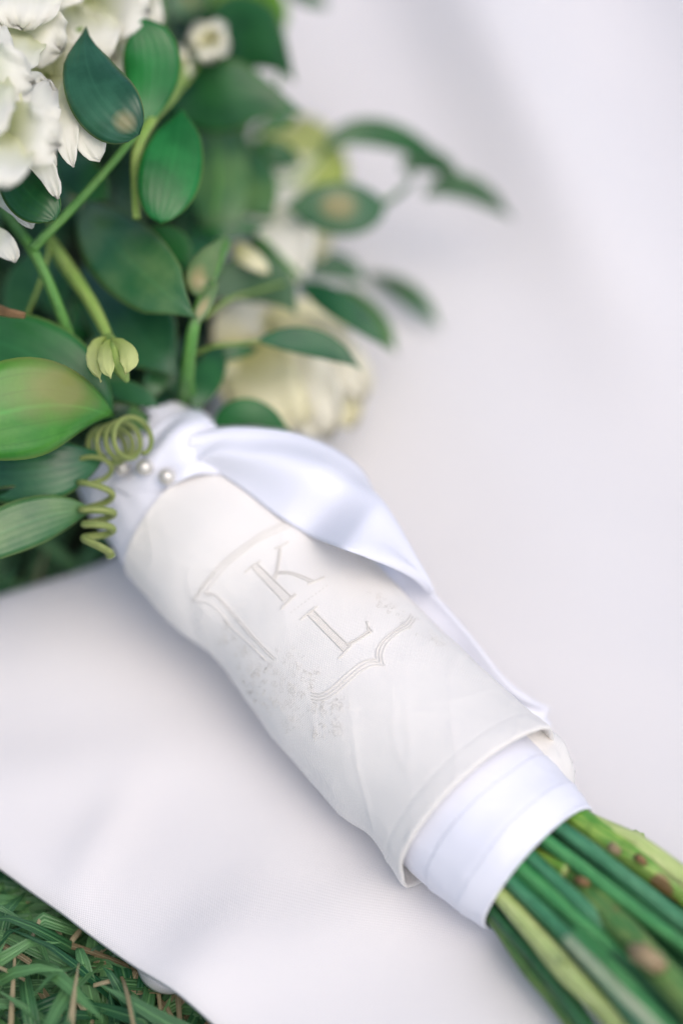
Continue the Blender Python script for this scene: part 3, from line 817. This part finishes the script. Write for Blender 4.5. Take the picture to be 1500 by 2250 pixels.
# ---- coiled tendril
def helix(cpts, rad, turns, phase, squash, n):
    out = []
    c3 = [P(*q) for q in cpts]
    for i in range(n + 1):
        t = i / n; c = cr(c3, t); ax = (cr(c3, min(1, t + .03)) - cr(c3, max(0, t - .03))).normalized()
        vd = (CAM - c).normalized(); x = ax.cross(vd).normalized(); y = x.cross(ax).normalized()
        r = (rad[0] + (rad[1] - rad[0]) * t) / pxm(c) * (1 + .22 * nz(t * 6, squash * 5)); a = phase + 2 * math.pi * turns * (t + .035 * math.sin(t * 9 + squash))
        out.append(c + x * math.cos(a) * r + y * math.sin(a) * r * squash)
    return out
up_coil = helix([(232, 985, .054), (262, 968, .059), (305, 955, .064)], (42, 42), 3.9, 1.2, 1.0, 90)
# tilt the upper coil's axis toward the viewer so that its rings open to the lens
dn_coil = helix([(206, 1018, .056), (208, 1065, .055), (214, 1120, .052), (219, 1165, .049), (212, 1212, .046)], (38, 30), 4.6, -.4, .8, 110)
tube('tendril', up_coil, [.0009, .0008, .00075, .0006], SM['tendril'], nseg=380, na=10)
tube('tendril', dn_coil, [.0006, .0008, .00095, .00095, .0010], SM['tendril'], nseg=420, na=10)
pe = dn_coil[-1]
tube('tendril_tip', [pe + Vector((-.001, 0, -.0002)), pe, pe + Vector((.001, .0004, .0002))], [.0009, .0015, .0009], SM['tendril'], nseg=8, na=10, rough=.2)

# ---- leaves, each its own sheet
def leaf(pts, w, m, label=None, **kw):
    o = blade('leaf', pts, w, LM[m], **kw)
    if label: tag(o, label)
    return o
leaf([(306, 296, .126), (262, 262, .131), (170, 190, .135), (188, 58, .134)], 148, 'spot', 'broad leaf with a tan patch near its base', prof=(.90, .62), cup=.25)
leaf([(308, 285, .108), (330, 200, .112), (360, 110, .124), (292, 30, .128)], 128, 'bright', prof=(1.25, .62), cup=.2)
leaf([(352, 490, .098), (355, 420, .104), (395, 330, .108), (397, 235, .110)], 142, 'bright', prof=(.95, .62), cup=.2)
leaf([(185, 438, .076), (220, 520, .084), (330, 620, .088), (432, 700, .080)], 168, 'teal', tipk=4, prof=(1.0, .75), cup=.22)
leaf([(205, 560, .058), (230, 640, .064), (330, 760, .066), (396, 830, .058)], 180, 'slate', tipk=3, prof=(.95, .75), cup=.2)
leaf([(505, 520, .055), (470, 440, .062), (485, 330, .066), (482, 232, .064)], 130, 'teal', prof=(.85, .6), cup=.3)
leaf([(370, 215, .080), (450, 210, .086), (560, 195, .086), (668, 246, .080)], 165, 'deep', tipk=2.2, prof=(.72, .72), cup=.2)
leaf([(455, 60, .080), (520, 50, .088), (590, 85, .086), (648, 178, .080)], 165, 'deep', tipk=2.2, prof=(.72, .7), cup=.2)
leaf([(122, 482, .112), (95, 440, .116), (25, 420, .118), (22, 325, .114)], 112, 'deep', prof=(.95, .6), cup=.2)
leaf([(245, 915, .062), (190, 850, .072), (60, 740, .078), (-120, 730, .074)], 150, 'mid', prof=(.8, .55), cup=.15, veins=0) if False else \
leaf([(245, 915, .062), (190, 850, .072), (60, 740, .078), (-120, 730, .074)], 175, 'mid', prof=(1.15, .75), cup=.15)
leaf([(248, 916, .066), (170, 880, .080), (40, 860, .086), (-220, 1000, .078)], 225, 'sun', 'large yellow-green leaf with sunlight in its colour and a tan patch', prof=(1.25, .85), cup=.3)
leaf([(235, 1000, .056), (150, 1030, .060), (40, 1050, .060), (-160, 1030, .052)], 150, 'slate', prof=(1.15, .8), cup=.15)
leaf([(205, 1122, .050), (130, 1118, .054), (20, 1150, .054), (-190, 1270, .050)], 112, 'teal', prof=(1.15, .8), cup=.2)
leaf([(470, 640, .080), (432, 640, .084), (415, 600, .086), (502, 512, .086)], 66, 'folded', 'narrow folded leaf with tan patches', prof=(1, .7), cup=.5)
leaf([(415, 730, .076), (440, 690, .080), (460, 650, .082), (480, 615, .082)], 30, 'folded', prof=(1, .7), cup=.4)
leaf([(415, 885, .044), (400, 835, .050), (360, 855, .050), (318, 935, .044)], 92, 'slate', prof=(.8, .6), cup=.2)
leaf([(210, 850, .058), (260, 850, .060), (310, 865, .060), (350, 895, .058)], 48, 'slate', prof=(.9, .6))
leaf([(225, 885, .055), (270, 900, .056), (300, 915, .056), (330, 950, .054)], 46, 'teal', prof=(.9, .6))
leaf([(470, 650, .050), (530, 590, .055), (600, 590, .055), (650, 690, .05)], 110, 'grey', prof=(.9, .6), cup=.1)
leaf([(565, 748, .062), (640, 738, .064), (720, 745, .062), (795, 812, .056)], 62, 'slate', prof=(.95, .8), cup=.15)
leaf([(655, 622, .050), (720, 655, .052), (800, 690, .050), (850, 770, .044)], 62, 'slate', prof=(.9, .8), cup=.15)
leaf([(750, 625, .025), (810, 680, .028), (845, 720, .026), (872, 780, .022)], 48, 'teal', prof=(.9, .8))
leaf([(795, 605, -.0), (880, 620, .014), (930, 660, .012), (968, 725, .006)], 46, 'teal', prof=(.9, .8))
leaf([(668, 600, .022), (710, 570, .024), (760, 580, .022), (805, 622, .018)], 62, 'slate', prof=(.85, .7))
leaf([(848, 448, .050), (780, 470, .052), (700, 450, .054), (622, 455, .052)], 120, 'spotgrey', 'blurred grey-green leaf with a tan patch in its middle', prof=(.85, .7), cup=.2)
leaf([(708, 330, .050), (770, 255, .054), (900, 285, .052), (1000, 392, .044)], 62, 'deep', prof=(.9, .75), cup=.1)
leaf([(880, 374, .044), (930, 330, .046), (975, 355, .045), (1015, 400, .041)], 54, 'deep', prof=(.8, .75))
leaf([(930, 432, .036), (985, 380, .040), (1055, 408, .037), (1128, 484, .030)], 58, 'deep', prof=(.9, .75))
leaf([(470, 935, .045), (520, 890, .050), (570, 895, .050), (640, 950, .042)], 62, 'mid', prof=(.85, .7))
leaf([(520, 345, .052), (570, 330, .056), (620, 335, .056), (668, 362, .05)], 66, 'deep', prof=(.9, .7))
leaf([(560, 290, .06), (590, 270, .062), (620, 265, .062), (655, 250, .06)], 40, 'deep')
leaf([(630, -20, .07), (660, -12, .072), (695, -5, .072), (725, 18, .068)], 36, 'deep')
leaf([(500, 10, .072), (540, -30, .076), (610, -10, .076), (618, 85, .070)], 85, 'lime', 'lime coloured leaf with the light it catches put into its colour', prof=(.9, .6))
leaf([(470, 40, .070), (500, 0, .072), (540, -10, .072), (585, 10, .070)], 80, 'lime', prof=(.9, .6))
leaf([(375, 30, .076), (400, 0, .078), (430, -20, .078), (465, -40, .076)], 90, 'spotgrey')
leaf([(425, 505, .060), (480, 520, .062), (520, 500, .062), (600, 490, .060)], 36, 'deep')
leaf([(540, 500, .050), (560, 540, .052), (590, 570, .052), (640, 600, .05)], 40, 'deep')
leaf([(35, 700, .060), (40, 620, .064), (80, 580, .064), (130, 545, .060)], 84, 'slate', prof=(.8, .55))
leaf([(150, 700, .05), (120, 640, .055), (90, 590, .056), (60, 560, .05)], 90, 'slate', prof=(.9, .6))
leaf([(300, 560, .075), (340, 520, .080), (390, 520, .080), (420, 590, .076)], 80, 'mid', prof=(.9, .6))
leaf([(430, 900, .052), (440, 850, .056), (470, 800, .056), (490, 750, .052)], 70, 'deep')
leaf([(430, 800, .05), (480, 770, .052), (530, 775, .052), (570, 765, .05)], 36, 'deep')
leaf([(130, 330, .085), (160, 380, .088), (200, 400, .088), (240, 440, .085)], 90, 'deep', prof=(.9, .6))
leaf([(520, 300, .056), (540, 380, .060), (560, 430, .060), (600, 480, .055)], 110, 'teal', prof=(.9, .6))
# filler leaves deeper inside the head, most with the gap shade in their colour
rnd = random.Random(21)
cnt = 0
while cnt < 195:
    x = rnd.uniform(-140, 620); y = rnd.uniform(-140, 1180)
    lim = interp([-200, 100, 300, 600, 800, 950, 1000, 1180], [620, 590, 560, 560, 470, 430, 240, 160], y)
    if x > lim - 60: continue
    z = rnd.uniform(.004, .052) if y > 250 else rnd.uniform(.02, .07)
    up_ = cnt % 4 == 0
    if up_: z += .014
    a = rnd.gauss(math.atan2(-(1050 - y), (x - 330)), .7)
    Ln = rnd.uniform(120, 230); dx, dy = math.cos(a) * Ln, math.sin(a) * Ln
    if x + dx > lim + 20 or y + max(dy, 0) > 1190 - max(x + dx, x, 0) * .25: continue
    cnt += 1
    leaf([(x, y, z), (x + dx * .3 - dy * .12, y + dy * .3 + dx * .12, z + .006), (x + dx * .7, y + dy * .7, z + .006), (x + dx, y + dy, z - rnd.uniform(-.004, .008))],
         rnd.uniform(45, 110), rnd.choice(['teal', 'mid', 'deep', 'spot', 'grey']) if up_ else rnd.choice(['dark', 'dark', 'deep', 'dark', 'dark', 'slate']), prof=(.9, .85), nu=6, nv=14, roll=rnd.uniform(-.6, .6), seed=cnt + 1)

# ---- twigs
def twig(pts, r, m='twig', **kw): return ptube('twig', pts, r, SM[m], nseg=30, na=10, rough=.08, **kw)
twig([(305, 285, .112), (240, 365, .106), (160, 455, .100), (70, 547, .094)], [8, 9, 10, 11])
twig([(-15, 430, .090), (30, 492, .092), (70, 547, .093), (115, 640, .085), (165, 775, .070)], [10, 11, 13, 12, 12])
twig([(300, 480, .095), (297, 400, .100), (300, 335, .106), (330, 268, .108), (388, 195, .102), (405, 120, .092)], [9, 10, 12, 13, 13, 11], 'twigy')
twig([(352, -20, .100), (352, 90, .102), (345, 200, .102), (330, 280, .100)], [8, 8, 8, 7])
twig([(100, 515, .080), (150, 590, .080), (200, 665, .079), (240, 745, .077)], [12, 17, 15, 11], 'twigy')
twig([(405, 910, .040), (412, 820, .062), (425, 720, .076), (455, 630, .080), (500, 530, .080)], [17, 16, 14, 13, 8])
twig([(440, 920, .040), (420, 860, .055), (415, 800, .066)], [11, 10, 9], 'twig')
twig([(900, 400, .044), (880, 420, .046), (855, 438, .048), (830, 448, .05)], [5, 6, 6])
twig([(600, 420, .052), (700, 370, .044), (880, 372, .030)], [4, 5, 4]) if False else None
twig([(660, 610, .046), (610, 560, .05), (570, 520, .054)], [6, 7, 7])
twig([(455, 90, .086), (420, 160, .092), (385, 200, .100)], [7, 8, 10], 'twigy')
twig([(-10, 684, .086), (25, 688, .088), (55, 693, .088)], [9, 10, 7], 'brown')
twig([(-10, 672, .086), (15, 682, .0885), (45, 692, .0885)], [6, 7, 4], 'brown')
twig([(180, 60, .126), (170, 66, .126), (158, 60, .122)], [4, 5, 4], 'twigy')

for q in ([(60, 690, .07), (95, 600, .078), (110, 520, .082), (100, 440, .08)], [(255, 900, .055), (262, 800, .062), (230, 700, .066), (180, 600, .066)],
          [(445, 700, .066), (500, 660, .066), (560, 640, .06), (650, 615, .052)], [(420, 780, .06), (470, 760, .064), (520, 755, .064), (570, 748, .062)],
          [(300, 900, .050), (330, 800, .058), (345, 700, .062), (340, 560, .06)], [(470, 470, .068), (480, 400, .070), (470, 300, .070), (440, 210, .078)],
          [(560, 420, .055), (600, 400, .056), (650, 395, .052), (715, 330, .050)], [(850, 448, .050), (885, 420, .048), (905, 395, .046), (890, 370, .044)],
          [(120, 300, .098), (95, 240, .104), (80, 190, .108), (85, 160, .11)], [(620, 130, .074), (610, 180, .074), (600, 240, .07), (560, 330, .06)]):
    twig(q, [4, 5, 4, 3], random.choice(['twig', 'twigy', 'dark']))
# ---- bud
bud = ptube('flower_bud', [(240, 738, .079), (252, 770, .083), (262, 800, .083), (280, 838, .078)], [8, 19, 23, 16, 4], SM['twigy'], nseg=22, na=14, rough=.2)
for (a, w_) in (([(238, 742, .081), (205, 745, .085), (198, 790, .087), (222, 838, .085)], 38), ([(242, 744, .084), (225, 765, .090), (232, 800, .091), (243, 832, .088)], 34),
               ([(244, 742, .084), (280, 760, .090), (292, 790, .089), (278, 820, .086)], 44)):
    blade('bud_sepal', a, w_, PM['limep'], parent=bud, prof=(1.15, .7), cup=.8, ruffle=.3, jag=.25, nv=18)

# ---- flowers
def petal(par, pts, w, m='white', **kw):
    kw.setdefault('prof', (.66, .40)); kw.setdefault('cup', -.10); kw.setdefault('tipk', 30); kw.setdefault('ruffle', .22); kw.setdefault('jag', .2)
    return blade('petal', pts, w, PM[m], parent=par, nu=12, nv=16, solid=.0003, **kw)
def core(name, px, py, z, r, m='twigy', label=None):
    o = ptube(name, [(px - r * .5, py + r * .3, z - .002), (px, py, z), (px + r * .2, py - r * .2, z + .002)], [r * .8, r, r * .4], SM[m], nseg=8, na=12, rough=.2)
    if label: tag(o, label)
    return o
def floret(px, py, z, r, n, rot, m='white', tilt=(0, 0), wf=1.1, jag=.2, label=None, name='flower'):
    f = core(name, px, py, z + .001, max(5, r * .07), label=label)
    for i in range(n):
        a = rot + 2 * math.pi * i / n + random.uniform(-.15, .15); rr = r * random.uniform(.88, 1.1)
        dx, dy = math.cos(a) * rr, math.sin(a) * rr
        dz = (tilt[0] * math.cos(a) + tilt[1] * math.sin(a)) * .02
        lz = (i % 2) * .0022
        petal(f, [(px, py, z + lz), (px + dx * .35, py + dy * .35, z + .006 + dz * .3 + lz), (px + dx * .75, py + dy * .75, z + .007 + dz * .8 + lz), (px + dx, py + dy, z + dz + lz)],
              r * wf * random.uniform(.95, 1.15), m, seed=int(px + i * 13) % 900 + 1, jag=jag)
    return f
floret(30, 44, .130, 135, 4, .5, tilt=(-.2, .3))
floret(190, 0, .118, 130, 5, .2, tilt=(.5, 0))
floret(2, 285, .133, 140, 5, .35, tilt=(.2, .3))
floret(100, 165, .118, 120, 5, 1.1, tilt=(.2, .1))
floret(262, -20, .108, 115, 4, .8, tilt=(.3, 0))
floret(215, 95, .108, 105, 5, .3)
floret(60, 190, .112, 130, 5, .9)
floret(120, 60, .114, 130, 5, .7)
floret(-60, 160, .140, 140, 5, .1)
floret(60, -90, .136, 140, 5, .4)
ff = core('flower', 160, 190, .118, 9)
petal(ff, [(165, 175, .124), (140, 220, .128), (135, 300, .128), (162, 366, .120)], 62, prof=(.75, .5), seed=31)
petal(ff, [(170, 170, .122), (175, 230, .127), (190, 290, .127), (220, 352, .119)], 92, prof=(.75, .45), seed=37)
fg = core('flower', 20, 350, .110, 8)
petal(fg, [(50, 320, .119), (85, 340, .123), (110, 380, .123), (128, 436, .117)], 50, seed=41)
petal(fg, [(30, 310, .119), (60, 320, .122), (100, 340, .122), (118, 375, .118)], 64, seed=44)
petal(fg, [(-20, 400, .108), (10, 430, .111), (45, 450, .111), (72, 500, .106)], 50, seed=43)
petal(fg, [(-45, 520, .100), (-20, 520, .104), (15, 530, .104), (32, 575, .100)], 60, seed=47)
floret(458, 88, .094, 46, 5, .3, 'ivory', label='small white star shaped blossom')
floret(385, 142, .092, 40, 5, .9, 'ivory')
f2 = core('flower', 330, 250, .100, 6)
petal(f2, [(322, 275, .100), (318, 250, .103), (325, 220, .103), (340, 195, .100)], 34, 'ivory', seed=51)
f3 = core('flower', 690, 420, .034, 18, label='cream rose hanging at the right edge of the leaves')
petal(f3, [(735, 415, .034), (700, 370, .042), (640, 300, .044), (560, 310, .040)], 110, 'limep', seed=61, prof=(.7, .6))
petal(f3, [(735, 420, .030), (720, 340, .036), (690, 290, .038), (640, 265, .034)], 90, 'limep', seed=62)
petal(f3, [(700, 400, .034), (640, 380, .044), (600, 410, .050), (575, 460, .044)], 120, 'white', seed=63)
petal(f3, [(640, 395, .034), (600, 460, .044), (615, 540, .050), (655, 625, .042)], 165, 'white', seed=64)
petal(f3, [(600, 440, .032), (560, 480, .038), (560, 520, .040), (590, 560, .034)], 70, 'ivory', seed=65)
petal(f3, [(720, 420, .028), (700, 480, .034), (690, 520, .034), (700, 570, .028)], 80, 'cream', seed=66)
f5 = core('flower', 520, 560, .056, 8)
petal(f5, [(510, 550, .058), (530, 550, .062), (560, 570, .062), (590, 600, .058)], 44, 'cream', seed=71)
f4 = core('flower', 600, 790, .026, 30, label='large blurred cream rose low on the right of the bouquet')
petal(f4, [(540, 780, .026), (500, 730, .036), (540, 680, .038), (640, 672, .030)], 120, 'ivory', seed=81)
petal(f4, [(600, 790, .024), (620, 720, .034), (690, 690, .034), (760, 720, .024)], 130, 'cream', seed=82)
petal(f4, [(600, 780, .022), (680, 740, .032), (750, 780, .034), (800, 880, .022)], 150, 'ivory', seed=83)
petal(f4, [(560, 770, .028), (610, 800, .040), (680, 860, .042), (720, 960, .028)], 190, 'ivory', seed=84)
petal(f4, [(540, 770, .030), (560, 820, .042), (620, 880, .044), (660, 940, .032)], 150, 'cream', seed=85)
petal(f4, [(545, 760, .026), (500, 790, .036), (500, 840, .038), (540, 900, .028)], 90, 'cream', seed=86)
petal(f4, [(540, 740, .026), (500, 720, .034), (490, 700, .034), (500, 660, .028)], 70, 'cream', seed=87)
petal(f4, [(600, 770, .018), (680, 800, .026), (740, 850, .026), (770, 940, .014)], 150, 'cream', seed=88)
